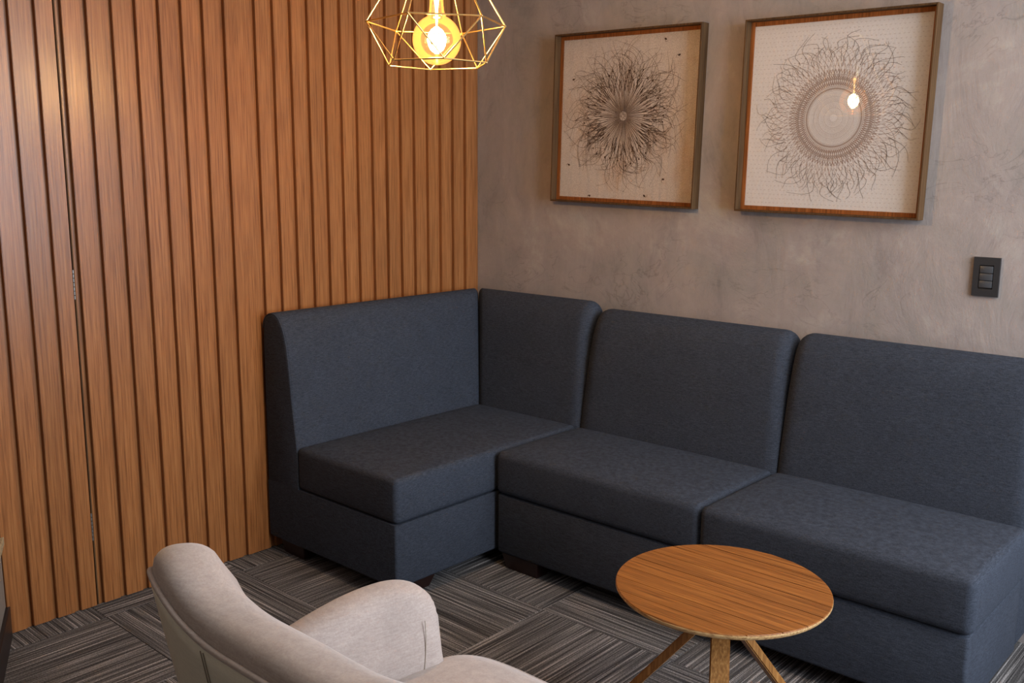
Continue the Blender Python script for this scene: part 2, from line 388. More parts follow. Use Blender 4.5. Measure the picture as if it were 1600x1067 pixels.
for zc in (2.005, 1.075, 0.28):
    bm = bmesh.new()
    for k in range(7):
        z = zc-0.045+k*0.0135
        vs = bmesh.ops.create_cone(bm, cap_ends=True, segments=10, radius1=0.0030, radius2=0.0030, depth=0.0110)['verts']
        bmesh.ops.translate(bm, verts=vs, vec=(-0.001, -1.8125, z))
    from_bm('hinge', bm, 'hinge', wall_left, 40)

# ------------------------------------------------------------------ sofas
def loft(name, prof, place, stations, mat, parent, smooth=50, **kw):
    """prof: closed 2-D outline; stations: list of (fraction, inset); place(u,v,frac)->xyz"""
    P = [Vector((p[0], p[1])) for p in prof]; n = len(P)
    area2 = sum(P[i].x*P[(i+1) % n].y-P[(i+1) % n].x*P[i].y for i in range(n))
    if area2 < 0: P = P[::-1]
    nor = []
    for i in range(n):
        e1 = (P[i]-P[i-1]).normalized(); e2 = (P[(i+1) % n]-P[i]).normalized()
        n1 = Vector((e1.y, -e1.x)); n2 = Vector((e2.y, -e2.x)); b_ = (n1+n2).normalized()
        nor.append(b_/max(0.5, b_.dot(n1)))
    V = []; Fc = []
    for (f, ins) in stations:
        for p, q in zip(P, nor):
            wt = 0.30+0.70*min(1, max(0, (p.y-0.50)/0.34)) if ins > 0 else 1.0
            u = p-q*ins*wt; V.append(place(u.x, u.y, f))
    m = len(stations)
    for i in range(m-1):
        for k in range(n): Fc.append((i*n+k, i*n+(k+1) % n, (i+1)*n+(k+1) % n, (i+1)*n+k))
    Fc.append(tuple(range(n))[::-1]); Fc.append(tuple((m-1)*n+k for k in range(n)))
    return pyd(name, V, Fc, mat, parent, smooth, **kw)
def stations(length, r0, r1, crown=0.0, k=6, mid=14):
    S = []
    for i in range(k+1):
        a = math.pi/2*i/k; S.append((r0*(1-math.cos(a)), r0*(1-math.sin(a))))
    for i in range(1, mid):
        S.append((r0+(length-r0-r1)*i/mid, 0))
    for i in range(k, -1, -1):
        a = math.pi/2*i/k; S.append((length-r1*(1-math.cos(a)), r1*(1-math.sin(a))))
    out = []
    for d, ins in S:
        f = d/length; out.append((f, ins - crown*(1-(2*f-1)**2)))
    return out
def back_profile(z0=0.061, h=0.0):
    pts = [(0.012, z0), (0.012, 0.80+h), (0.016, 0.862+h)]
    for a in range(165, 25, -14):
        aa = R(a); pts.append((0.074+0.058*math.cos(aa), 0.868+h+0.052*math.sin(aa)))
    pts += [(0.136, 0.876+h), (0.148, 0.848+h), (0.157, 0.815+h), (0.165, 0.77+h), (0.174, 0.70), (0.182, 0.62), (0.192, 0.53), (0.202, 0.445), (0.205, 0.40), (0.205, 0.30), (0.2, z0)]
    return pts
def lin(n, r, h, rr=0.0):  # coordinates across a rounded box side
    a = [-h+r*(1-math.cos(math.pi/2*i/5)) for i in range(6)]
    mid = [(-h+r)+(2*h-2*r)*i/n for i in range(1, n)]
    return a+mid+[-v for v in a[::-1]]
def cushion(name, x0, x1, y0, y1, z0, z1, r, crown, mat, parent, sidecrown=0.003, **kw):
    h = Vector(((x1-x0)/2, (y1-y0)/2, (z1-z0)/2)); c = Vector(((x0+x1)/2, (y0+y1)/2, (z0+z1)/2))
    bm = bmesh.new(); A = [lin(10, r, h.x), lin(10, r, h.y), lin(3, r, h.z)]
    idx = {}
    def vert(i, j, k):
        key = (i, j, k)
        if key not in idx:
            p = Vector((A[0][i], A[1][j], A[2][k]))
            q = Vector([max(-h[t]+r, min(h[t]-r, p[t])) for t in range(3)])
            d = p-q
            if d.length > 1e-9: p = q+d.normalized()*r if max(abs(d.x), abs(d.y), abs(d.z)) > r*0.999 or True and sum(abs(t) > 1e-9 for t in d) > 1 else p
            u, v, w_ = p.x/h.x, p.y/h.y, p.z/h.z
            s = lambda t: max(0, 1-t*t)
            if p.z > 0: p.z += crown*(s(u)*s(v))**0.6*max(0, w_)
            p.x += math.copysign(sidecrown, u)*s(v)*s(w_)*abs(u)**4
            p.y += math.copysign(sidecrown, v)*s(u)*s(w_)*abs(v)**4
            idx[key] = bm.verts.new(p+c)
        return idx[key]
    n = [len(a) for a in A]
    for ax in range(3):
        b1, b2 = [(1, 2), (0, 2), (0, 1)][ax]
        for side in (0, n[ax]-1):
            for i in range(n[b1]-1):
                for j in range(n[b2]-1):
                    q = []
                    for di, dj in ((0, 0), (1, 0), (1, 1), (0, 1)):
                        t = [0, 0, 0]; t[ax] = side; t[b1] = i+di; t[b2] = j+dj; q.append(vert(*t))
                    if len(set(q)) == 4: bm.faces.new(q)
    return from_bm(name, bm, mat, parent, 0, **kw)
def block_leg(name, x0, x1, y0, y1, z1, parent, taper=0.012):
    bm = bmesh.new(); addbox(bm, x0, x1, y0, y1, 0.0, z1)
    cx, cy = (x0+x1)/2, (y0+y1)/2
    for v in bm.verts:
        if v.co.z < 0.01:
            v.co.x += taper*(1 if v.co.x < cx else -1); v.co.y += taper*(1 if v.co.y < cy else -1)
    bmesh.ops.bevel(bm, geom=list(bm.edges), offset=0.002, segments=1, affect='EDGES')
    return from_bm(name, bm, 'sofa_leg', parent)

ZS, ZM, ZB = 0.440, 0.283, 0.061
XA = 0.741      # joint between corner unit and two-seat unit
YL = -1.150
so = thing('corner_sofa', 'slate-blue corner sofa unit with two backs, against the slatted timber wall', 'sofa')
prof = back_profile()
Lb = 1.15-0.006
def place_left(u, v, f):     # runs along the slatted wall, mitred at the corner
    ye = -max(u, 0.0)-0.0015
    return (u, YL + (ye-YL)*f, v)
loft('backrest', prof, place_left, stations(Lb, 0.014, 0.034), 'navy', so)
def place_cornerback(u, v, f):
    xs_ = max(u, 0.0)+0.0015
    return (xs_ + (0.7445-xs_)*f, -u, v)
loft('backrest', prof, place_cornerback, stations(0.76, 0.030, 0.060), 'navy', so)
cushion('seat_cushion', 0.200, XA, YL, -0.205, ZM+0.001, ZS, 0.020, 0.006, 'navy', so)
bm = bmesh.new(); addbox(bm, 0.014, XA-0.004, YL-0.0003, -0.21, ZB, ZM)
es = [e for e in bm.edges if not all(v.co.z > ZM-0.001 for v in e.verts) and not all(v.co.x < 0.1 for v in e.verts)]
bmesh.ops.bevel(bm, geom=es, offset=0.009, segments=3, profile=0.5, affect='EDGES')
from_bm('base', bm, 'navy', so, 40)
# end seam where the back meets its end cap
sp = [(p[0], YL-0.0002, p[1]) for p in prof[2:-1]]
tube('piping', [(x-0.004 if i > 6 else x, YL+0.0035, z-0.003) for i, (x, y_, z) in enumerate(sp)], 0.0022, 'navy', so, 6)
block_leg('leg', 0.055, 0.20, YL+0.015, YL+0.085, ZB, so)
block_leg('leg', 0.565, XA-0.03, YL+0.05, YL+0.21, ZB, so, 0.02)
block_leg('leg', 0.03, 0.19, -0.10, -0.03, ZB, so)
block_leg('leg', 0.56, 0.70, -0.16, -0.03, ZB, so)

s2 = thing('two_seat_sofa', 'slate-blue armless two-seat sofa unit along the grey wall behind the round table', 'sofa')
XE = 2.372; XM = 1.590; YF = -0.690
h2 = -0.022
p2 = back_profile(h=h2)
def place_b(xa, xb):
    return lambda u, v, f: (xa+(xb-xa)*f, -u, v)
loft('backrest', p2, place_b(0.7465, XM-0.001), stations(XM-0.7465, 0.062, 0.055), 'navy', s2)
loft('backrest', p2, place_b(XM+0.001, XE-0.012), stations(XE-XM, 0.055, 0.05), 'navy', s2)
cushion('seat_cushion', XA+0.010, XM-0.0005, YF, -0.205, ZM+0.001, ZS-0.001, 0.024, 0.010, 'navy', s2)
cushion('seat_cushion', XM+0.0005, XE, YF-0.004, -0.205, ZM+0.001, ZS-0.001, 0.024, 0.010, 'navy', s2)
box('base', XA+0.014, XE-0.008, YF+0.008, -0.205, ZB, ZM, 'navy', s2, bev=0.010, seg=3, smooth=40)
block_leg('leg', XA+0.03, XA+0.20, YF+0.015, YF+0.10, ZB, s2)
block_leg('leg', XE-0.20, XE-0.06, YF+0.03, YF+0.12, ZB, s2)
block_leg('leg', XE-0.12, XE-0.03, -0.17, -0.06, ZB, s2)
block_leg('leg', XA+0.03, XA+0.15, -0.17, -0.06, ZB, s2)

# ------------------------------------------------------------------ round table
TC = Vector((1.933, -1.157, 0)); TR = 0.2535; TZ = 0.45
tb = thing('round_table', 'small round wooden side table with splayed legs in front of the two-seat sofa', 'table', TC)
th = 0.013
# plank strips cut from the disc, running along x
nb = 8; pw = 2*TR/nb
for k in range(nb):
    a = -TR+k*pw; b_ = a+pw
    ysamp = np.linspace(a+0.0011 if k else a, b_-0.0011 if k < nb-1 else b_, 9)
    def hx(y_, r): return math.sqrt(max(0, r*r-y_*y_))
    rings = [(TR-0.0012, TZ), (TR, TZ-0.0012), (TR, TZ-0.006), (TR-0.008, TZ-th)]
    V = []; Fc = []
    loops = []
    for (r_, z) in rings:
        lo = [(hx(y_*(r_/TR), r_), y_*(r_/TR), z) for y_ in ysamp] + [(-hx(y_*(r_/TR), r_), y_*(r_/TR), z) for y_ in ysamp[::-1]]
        if z == TZ: top_loop = lo
        loops.append(lo)
    n = len(loops[0])
    for lo in loops: V += lo
    for i in range(len(loops)-1):
        for j in range(n): Fc.append((i*n+j, i*n+(j+1) % n, (i+1)*n+(j+1) % n, (i+1)*n+j))
    Fc.append(tuple(range(n))); Fc.append(tuple((len(loops)-1)*n+j for j in range(n))[::-1])
    o = pyd('tabletop_plank', V, Fc, 'top', tb, 30)
    bm = bmesh.new(); bm.from_mesh(o.data); bmesh.ops.remove_doubles(bm, verts=bm.verts, dist=1e-6); bm.to_mesh(o.data); bm.free()
# pale plywood rim under the veneer
bmr = bmesh.new()
Vr = []; Fr = []; n = 72
for (r_, z) in ((TR+0.0004, TZ-0.0022), (TR+0.0008, TZ-0.004), (TR+0.0006, TZ-0.0075), (TR-0.004, TZ-th-0.0004), (TR-0.02, TZ-th-0.0006), (TR-0.02, TZ-0.005)):
    for k in range(n):
        a = 2*math.pi*k/n; Vr.append((r_*math.cos(a), r_*math.sin(a), z))
for i in range(6):
    for k in range(n): Fr.append((i*n+k, i*n+(k+1) % n, ((i+1) % 6)*n+(k+1) % n, ((i+1) % 6)*n+k))
pyd('rim', Vr, Fr, 'ply', tb, 50, label='pale plywood edge'); bmr.free()
lathe('hub', [(0.055, TZ-th-0.028), (0.062, TZ-th-0.02), (0.062, TZ-th-0.0005)], 'leg', tb, 24)
for ph in (183, 72, 300):
    a = R(ph); dr = Vector((math.cos(a), math.sin(a), 0)); tn = Vector((-dr.y, dr.x, 0))
    top = dr*(0.03 if ph == 300 else -0.02) + Vector((0, 0, TZ-th-0.012)); bot = dr*(0.285 if ph == 300 else 0.32)
    bm = bmesh.new(); vs = []
    for P, wt, wr in ((bot, 0.024 if ph == 300 else 0.016, 0.013), (top, 0.022 if ph == 300 else 0.016, 0.014)):
        for s1, s2_ in ((-1, -1), (1, -1), (1, 1), (-1, 1)):
            vs.append(bm.verts.new(P+tn*wt*s1+dr*wr*s2_))
    bm.faces.new(vs[3::-1]); bm.faces.new(vs[4:])
    for k in range(4): bm.faces.new((vs[k], vs[(k+1) % 4], vs[4+(k+1) % 4], vs[4+k]))
    bmesh.ops.bevel(bm, geom=list(bm.edges), offset=0.003, segments=2, affect='EDGES')
    from_bm('leg', bm, 'leg', tb, 35)

# ------------------------------------------------------------------ armchair
CX = 1.95
ch = thing('armchair', 'beige velvet tub armchair with piped edges, nearest the camera, seen from behind', 'armchair', (CX, -2.05, 0))
# outline of the tub at z = 0.6, from the left arm's front round the back
def path_pts():
    P = []
    ha, hw, ym, yb, yf = 0.370, 0.450, -2.17, -2.410, -1.825
    for i in range(40): P.append((-(hw-(hw-ha)*(1-i/39)), yf+(ym-yf)*i/39))
    m = 80; e = 2/3.4
    for i in range(1, m):
        t = math.pi*i/m; c, s = math.cos(t), math.sin(t)
        P.append((-hw*math.copysign(abs(c)**e, c), ym+(yb-ym)*abs(s)**e))
    for i in range(39, -1, -1): P.append(((hw-(hw-ha)*(1-i/39)), yf+(ym-yf)*i/39))
    return np.array(P)
PP = path_pts(); seg = np.r_[0, np.cumsum(np.linalg.norm(np.diff(PP, axis=0), axis=1))]; TOT = seg[-1]
def ppos(p):
    p = min(max(p, 0), TOT); return np.array([np.interp(p, seg, PP[:, 0]), np.interp(p, seg, PP[:, 1])])
def pnor(p):
    d = ppos(p+0.012)-ppos(p-0.012); d /= np.linalg.norm(d); return np.array([d[1], -d[0]])*-1  # inward
# contour half: (p, z)
half = [(0.030, 0.275), (0.008, 0.32), (0.0, 0.38), (0.002, 0.45), (0.011, 0.52), (0.035, 0.560), (0.075, 0.576), (0.13, 0.576), (0.19, 0.567), (0.25, 0.552),
        (0.30, 0.538), (0.35, 0.538), (0.40, 0.565), (0.45, 0.625), (0.50, 0.703), (0.55, 0.757), (0.60, 0.778), (0.66, 0.770), (0.73, 0.749), (0.81, 0.737), (0.89, 0.737)]
half = [(p, z) for p, z in half if p < TOT/2-0.02] + [(TOT/2, 0.738)]
full = half + [(TOT-p, z) for p, z in half[-2::-1]]
full = np.array(full)
def catmull(P, n=6):
    out = []
    for i in range(len(P)-1):
        p0, p1, p2_, p3 = P[max(i-1, 0)], P[i], P[i+1], P[min(i+2, len(P)-1)]
        for k in range(n):
            t = k/n; out.append(0.5*((2*p1)+(-p0+p2_)*t+(2*p0-5*p1+4*p2_-p3)*t*t+(-p0+3*p1-3*p2_+p3)*t**3))
    out.append(P[-1]); return np.array(out)
CT = catmull(full, 6)
FL = 0.20
def surf(p, z, depth):
    q = ppos(p); nrm = pnor(min(max(p, 0.02), TOT-0.02))
    q = q + nrm*(depth - FL*(z-0.60))
    return Vector((q[0], q[1]+2.05, z))
TH = 0.082
def inner_z_floor(p): return 0.33
NR = 14
def panel(depth_fn, zbase):
    V = []; n = len(CT)
    for (p, z) in CT:
        pb = min(max(p, 0.045), TOT-0.045)
        for k in range(NR+1):
            f = k/NR; V.append(surf(p+(pb-p)*f, z+(zbase-z)*f, depth_fn(f)))
    Fc = [(i*(NR+1)+k, (i+1)*(NR+1)+k, (i+1)*(NR+1)+k+1, i*(NR+1)+k+1) for i in range(n-1) for k in range(NR)]
    return V, Fc
V, Fc = panel(lambda f: 0.0-0.004*math.sin(math.pi*min(1, f*1.0)), 0.262)
# outer shell with thickness
nV = len(V); V2, F2 = panel(lambda f: 0.007, 0.262)
Vall = V+V2; Fall = Fc+[tuple(nV+i for i in f[::-1]) for f in F2]
W_ = NR+1; n = len(CT)
for i in range(n-1):
    Fall.append((i*W_, (i+1)*W_, nV+(i+1)*W_, nV+i*W_)); Fall.append((i*W_+NR, nV+i*W_+NR, nV+(i+1)*W_+NR, (i+1)*W_+NR))
for k in range(NR):
    Fall.append((k, nV+k, nV+k+1, k+1)); b0 = (n-1)*W_; Fall.append((b0+k, b0+k+1, nV+b0+k+1, nV+b0+k))
pyd('outer_shell', Vall, Fall, 'shell', ch, 0, label='smooth pale greige outer shell')
# padded inner: rolled border plus inner face
nor2 = []
for i in range(len(CT)):
    a = CT[max(i-1, 0)]; b_ = CT[min(i+1, len(CT)-1)]; t = (b_-a); t /= np.linalg.norm(t)
    nor2.append(np.array([-t[1], t[0]]))
V = []; rows = 0
QN = 14
for i, (p, z) in enumerate(CT):
    m = nor2[i]
    if i < 3 or i > len(CT)-4: m = m*0.4
    bk = min(1, max(0, (min(p, TOT-p)-0.38)/0.17)); bk = bk*bk*(3-2*bk); THp = TH+0.028*bk
    ring = []
    for k in range(QN+1):
        q = k/QN; bl = (0.030+0.009*bk)*(1-abs(2*q-1)**2.6)**0.6
        dd = 0.006+THp*q
        ring.append(surf(p+m[0]*bl, z+m[1]*bl, dd))
    pb = min(max(p, 0.05), TOT-0.05)
    for k in range(1, NR+1):
        f = k/NR; zz = z+(0.30-z)*f
        ring.append(surf(p+(pb-p)*f, zz, 0.006+THp+0.012*math.sin(math.pi*min(1, f*1.3)) + 0.16*max(0, zz-0.60)*0.5))
    V += [v for v in ring]; rows = len(ring)
n = len(CT)
Fc = [(i*rows+k, (i+1)*rows+k, (i+1)*rows+k+1, i*rows+k+1) for i in range(n-1) for k in range(rows-1)]
for b0, rev in ((0, False), ((n-1)*rows, True)):
    f_ = tuple(b0+k for k in range(rows)); Fc.append(f_ if not rev else f_[::-1])
pyd('inner_upholstery', V, Fc, 'velvet', ch, 0)
# piping along the shell's edge
tube('piping', [surf(p, z, 0.003)+Vector((0, 0, 0.002)) for p, z in CT[::2]], 0.0050, 'velvet', ch, 8)
# stitched seam pair down the outer back
for dp in (-0.004, 0.004):
    pc = 0.0
    # find path position where x ~ -0.145
    ps = np.linspace(0, TOT/2, 400); pc = ps[np.argmin([abs(ppos(q)[0]+0.155)+(0 if ppos(q)[1] < -2.2 else 9) for q in ps])]
    zt = np.interp(pc, CT[:, 0], CT[:, 1])
    pts = [surf(pc+dp, zt-0.010-(zt-0.30)*k/10, -0.0042*math.sin(math.pi*min(1, k/10*0.9+0.05))-0.0008) for k in range(11)]
    tube('stitching', pts, 0.0009, 'stitch', ch, 5)
# stitched seams inside each arm, where the front gusset starts
for sgn in (0, 1):
    pts = []
    for (p, z) in ((0.040, 0.540), (0.043, 0.50), (0.052, 0.45), (0.070, 0.39), (0.10, 0.34)):
        pq = p if sgn == 0 else TOT-p
        pts.append((pq, z))
    pts = catmull(np.array(pts), 5)
    tube('stitching', [surf(p, z, 0.006+TH+0.0125) for p, z in pts], 0.0009, 'stitch', ch, 5)
# seat cushion: rounded plan, puffed top, piped edge
def seat_outline(off=0.0, n=96):
    out = []
    for k in range(n):
        t = 2*math.pi*k/n; c, s = math.cos(t), math.sin(t); e = 2/5.5
        x = (0.290+off)*math.copysign(abs(c)**e, c); y_ = (0.275+off)*math.copysign(abs(s)**e, s)
        x *= 1.0+0.03*(y_/0.275)
        out.append((x, y_+0.020))
    return out
V = []; Fc = []; n = 96
lay = [(-0.012, 0.285), (0.0, 0.295), (0.003, 0.35), (0.0, 0.415), (-0.006, 0.430), (-0.018, 0.441), (-0.045, 0.450), (-0.10, 0.456), (-0.18, 0.460)]
for off, z in lay:
    for (x, y_) in seat_outline(off, n): V.append((x, y_, z))
for i in range(len(lay)-1):
    for k in range(n): Fc.append((i*n+k, i*n+(k+1) % n, (i+1)*n+(k+1) % n, (i+1)*n+k))
Fc.append(tuple(range(n))[::-1]); Fc.append(tuple((len(lay)-1)*n+k for k in range(n)))
pyd('seat_cushion', V, Fc, 'velvet', ch, 0)
so_ = [(x, y_, 0.424) for x, y_ in seat_outline(0.001, n)]
tube('piping', so_, 0.0045, 'velvet', ch, 8, closed=True)
V = []; Fc = []
lay = [(-0.05, 0.235), (0.0, 0.25), (0.010, 0.262), (0.0, 0.284)]
for off, z in lay:
    for (x, y_) in seat_outline(off, n): V.append((x, y_, z))
for i in range(len(lay)-1):
    for k in range(n): Fc.append((i*n+k, i*n+(k+1) % n, (i+1)*n+(k+1) % n, (i+1)*n+k))
Fc.append(tuple(range(n))[::-1]); Fc.append(tuple((len(lay)-1)*n+k for k in range(n)))
pyd('seat_frame', V, Fc, 'shell', ch, 40)
for sx, sy in ((-1, -1), (1, -1), (1, 1), (-1, 1)):
    P0 = Vector((0.19*sx, 0.02+0.19*sy, 0.24)); P1 = Vector((0.25*sx, 0.02+0.24*sy, 0.0))
    V = []; Fc = []
    for P, r_ in ((P1, 0.011), (P0, 0.020)):
        for k in range(16):
            a = 2*math.pi*k/16; V.append((P.x+r_*math.cos(a), P.y+r_*math.sin(a), P.z))
    Fc = [(k, (k+1) % 16, 16+(k+1) % 16, 16+k) for k in range(16)]+[tuple(range(16))[::-1], tuple(range(16, 32))]
    pyd('leg', V, Fc, 'leg', ch, 40)

# ------------------------------------------------------------------ pictures
def picture(label, X0, X1, Zb, Zt, rot, depth, pmat, group=None):
    Wd, Hg = X1-X0, Zt-Zb
    t = thing('framed_print', label, 'picture', ((X0+X1)/2, -0.001, (Zb+Zt)/2), group)
    t.rotation_euler = (0, R(rot), 0)
    a, b_ = Wd/2, Hg/2; f = 0.006
    # mitred frame members: each thin and deep
    for s in range(4):
        la, lb = (a, b_) if s % 2 == 0 else (b_, a)
        bm = bmesh.new(); vs = []
        for y_ in (0.0, -depth):
            for (u, v) in ((-la, lb), (la, lb), (la-f, lb-f), (-la+f, lb-f)): vs.append(bm.verts.new((u, y_, v)))
        bm.faces.new(vs[:4]); bm.faces.new(vs[:3:-1])
        for k in range(4): bm.faces.new((vs[k], vs[4+k], vs[4+(k+1) % 4], vs[(k+1) % 4]))
        for v in bm.verts:
            x, z = v.co.x, v.co.z
            if s == 1: v.co.x, v.co.z = z, -x
            elif s == 2: v.co.x, v.co.z = -x, -z
            elif s == 3: v.co.x, v.co.z = -z, x
        bmesh.ops.bevel(bm, geom=[e for e in bm.edges if all(v.co.y < -depth+0.001 for v in e.verts)], offset=0.0008, segments=1, affect='EDGES')
        from_bm('frame_member', bm, 'frame', t)
    li = 0.014; yl = -0.012
    bm = bmesh.new()
    ia, ib = a-f-0.0003, b_-f-0.0003
    addbox(bm, -ia, ia, yl, -0.001, ib-li, ib); addbox(bm, -ia, ia, yl, -0.001, -ib, -ib+li)
    addbox(bm, -ia, -ia+li, yl, -0.001, -ib+li, ib-li); addbox(bm, ia-li, ia, yl, -0.001, -ib+li, ib-li)
    from_bm('liner', bm, 'liner', t, label='orange-brown inner liner strip')
    box('backing', -ia+li, ia-li, -0.007, -0.001, -ib+li, ib-li, pmat, t)
    box('glass', -ia+li+0.0005, ia-li-0.0005, -0.0112, -0.0102, -ib+li+0.0005, ib-li-0.0005, 'glass', t, label='clear glass pane')
    return t, ia-li, ib-li
class Ink:
    def __init__(s): s.V = []; s.F = []
    def ribbon(s, P, w0, w1=None, y=-0.0073):
        P = np.asarray(P, float); w1 = w0 if w1 is None else w1
        d = np.gradient(P, axis=0); d /= (np.linalg.norm(d, axis=1)[:, None]+1e-12); nn = np.c_[-d[:, 1], d[:, 0]]
        ws = np.linspace(w0, w1, len(P))[:, None]/2; b0 = len(s.V)
        for a, b_ in zip(P+nn*ws, P-nn*ws): s.V += [(a[0], y, a[1]), (b_[0], y, b_[1])]
        for i in range(len(P)-1): k = b0+2*i; s.F.append((k, k+1, k+3, k+2))
    def dot(s, x, z, rx, rz, rot=0, y=-0.0075, n=7):
        b0 = len(s.V)
        for k in range(n):
            t = 2*math.pi*k/n; u, v = rx*math.cos(t), rz*math.sin(t)
            s.V.append((x+u*math.cos(rot)-v*math.sin(rot), y, z+u*math.sin(rot)+v*math.cos(rot)))
        s.F.append(tuple(range(b0, b0+n)))
    def build(s, name, mat, parent, label): return pyd(name, s.V, s.F, mat, parent, None, recalc=False, kind='stuff', label=label)

p1, wx, wz = picture('square framed print of a dark spiky radial burst, left of the two pictures', 0.464, 1.138, 1.302, 1.958, 1.3, 0.045, 'paper1')
dark = Ink(); gry = Ink()
cxp, czp = -0.014, 0.010
rnd = random.Random(3)
def hair(ink, a0, r0, r1, w0, w1, curl, wob, n=16, cx=cxp, cz=czp, y=-0.0073, sc=(1, 1)):
    P = []; a = a0
    ph = rnd.uniform(0, 6.28); fr_ = rnd.uniform(3, 8)
    for i in range(n):
        f = i/(n-1); r_ = r0+(r1-r0)*f
        aa = a0+wob*math.sin(ph+fr_*f)*f + curl*f**3
        P.append((cx+sc[0]*r_*math.cos(aa), cz+sc[1]*r_*math.sin(aa)))
    ink.ribbon(P, w0, w1, y)
for k in range(48):
    a = 2*math.pi*k/48+rnd.uniform(-.02, .02)
    for j in (-1, 1):
        hair(dark, a+j*0.026, 0.017, rnd.uniform(0.12, 0.155), 0.0010, 0.0022, 0, 0.03)
    hair(gry, a+0.065, 0.018, rnd.uniform(0.10, 0.14), 0.0020, 0.0012, 0, 0.02, y=-0.00735)
for k in range(240):
    hair(dark, rnd.uniform(0, 6.283), rnd.uniform(0.085, 0.14), rnd.uniform(0.165, 0.235), rnd.uniform(0.0014, 0.0023), 0.0007, rnd.uniform(-.45, .45), rnd.uniform(0.04, 0.17))
for k in range(130):
    hair(dark, rnd.uniform(0, 6.283), rnd.uniform(0.12, 0.18), rnd.uniform(0.23, 0.30), 0.0015, 0.0008, rnd.uniform(-.4, .4), rnd.uniform(0.04, 0.14))
for k in range(70):
    hair(gry, rnd.uniform(0, 6.283), rnd.uniform(0.10, 0.18), rnd.uniform(0.20, 0.30), 0.0012, 0.0006, rnd.uniform(-.7, .7), rnd.uniform(0.05, 0.25), y=-0.00735)
for k in range(34):
    a = 2*math.pi*k/34+rnd.uniform(-.06, .06); r_ = rnd.uniform(0.168, 0.19)
    dark.dot(cxp+r_*math.cos(a), czp+r_*math.sin(a), 0.0042, 0.0032, a)
for k in range(150):
    t_ = rnd.uniform(0, 6.283); rr_ = rnd.uniform(0.004, 0.016); gry.dot(cxp+rr_*math.cos(t_), czp+rr_*math.sin(t_), 0.0012, 0.0010)
for (x, z) in ((0.17, 0.285), (0.235, 0.225), (-0.275, 0.155), (-0.285, -0.18), (-0.17, -0.30), (0.105, -0.29), (0.19, -0.225)):
    x *= wx/0.33; dark.dot(x, z, 0.0060, 0.0038, rnd.uniform(-1, 1))
    hair(dark, rnd.uniform(0, 6), 0.004, 0.014, 0.002, 0.0008, 1.0, 0.2, 8, x, z)
dark.build('ink_lines', 'ink_dark', p1, 'dark curling ink strokes'); gry.build('ink_shading', 'ink_grey', p1, 'grey ink strokes')

p2_, wx, wz = picture('large square framed print of pale concentric rings with a lamp reflection, right picture', 1.308, 1.945, 1.288, 1.934, 1.0, 0.045, 'paper2')
dk = Ink(); br = Ink(); ft = Ink()
cxp, czp = 0.004, -0.006
# faint field of small marks
st = 0.0145
nx = int(wx/st); nz = int(wz/st)
for i in range(-nx, nx+1):
    for j in range(-nz, nz+1):
        x = (i+0.5*(j % 2))*st; z = j*st
        if abs(x) > wx-0.006 or abs(z) > wz-0.006: continue
        r_ = math.hypot(x-cxp, z-czp)
        if r_ < 0.10: continue
        (ft if r_ > 0.24 else br).ribbon([(x-0.0026, z+0.0012), (x, z-0.0012), (x+0.0026, z+0.0012)], 0.0009, 0.0009, -0.0072)
# concentric rings of radial dashes
for (r0, r1, cnt, w_, ink) in ((0.012, 0.030, 40, 0.0006, ft), (0.034, 0.050, 70, 0.0007, ft), (0.054, 0.066, 90, 0.0007, br), (0.070, 0.084, 100, 0.0009, ft), (0.088, 0.098, 110, 0.0010, br), (0.103, 0.122, 110, 0.0024, br), (0.127, 0.136, 120, 0.0022, br), (0.142, 0.156, 100, 0.0018, br), (0.162, 0.174, 90, 0.0011, br), (0.180, 0.192, 84, 0.0010, br)):
    for k in range(cnt):
        a = 2*math.pi*k/cnt; sl = 0.035
        ink.ribbon([(cxp+r0*math.cos(a), czp+r0*math.sin(a)), (cxp+r1*math.cos(a+sl), czp+r1*math.sin(a+sl))], w_, w_*0.8, -0.0074)
        if w_ > 0.0012:
            ink.ribbon([(cxp+r0*math.cos(a), czp+r0*math.sin(a)), (cxp+r1*math.cos(a-sl), czp+r1*math.sin(a-sl))], w_*0.7, w_*0.6, -0.00742)
for r_ in (0.032, 0.052, 0.068, 0.0865, 0.1005, 0.1245, 0.139):
    P = [(cxp+r_*math.cos(2*math.pi*k/90), czp+r_*math.sin(2*math.pi*k/90)) for k in range(91)]
    ft.ribbon(P, 0.0022 if r_ > 0.09 else 0.001, None, -0.0076)
for k, r_ in enumerate((0.0935, 0.1245)):
    P = [(cxp+r_*math.cos(2*math.pi*q/90), czp+r_*math.sin(2*math.pi*q/90)) for q in range(91)]
    ft.ribbon(P, 0.006 if k < 2 else 0.003, None, -0.00715)
for k in range(54):
    a = 2*math.pi*k/54
    for cu in (0.25, -0.25):
        hair(br, a, 0.115, 0.225, 0.0010, 0.0007, cu, 0.0, 12, cxp, czp)
for k in range(70):
    a = 2*math.pi*k/70+rnd.uniform(-.03, .03)
    hair(dk, a, rnd.uniform(0.165, 0.20), rnd.uniform(0.225, 0.262), 0.0012, 0.0008, rnd.choice((-1, 1))*rnd.uniform(.02, .22), 0.05, 14, cxp, czp, y=-0.0077)
for k in range(56):
    a = 2*math.pi*k/56+rnd.uniform(-.05, .05)
    hair(dk, a, rnd.uniform(0.18, 0.22), rnd.uniform(0.255, 0.292), 0.0014, 0.0008, rnd.choice((-1, 1))*rnd.uniform(.02, .28), 0.06, 14, cxp, czp, y=-0.0077)
dk.build('ink_lines', 'ink_grey', p2_, 'grey curved ink strokes'); br.build('ink_rings', 'ink_brown', p2_, 'brown ink dashes in rings'); ft.build('ink_field', 'ink_faint', p2_, 'faint ink marks over the paper')

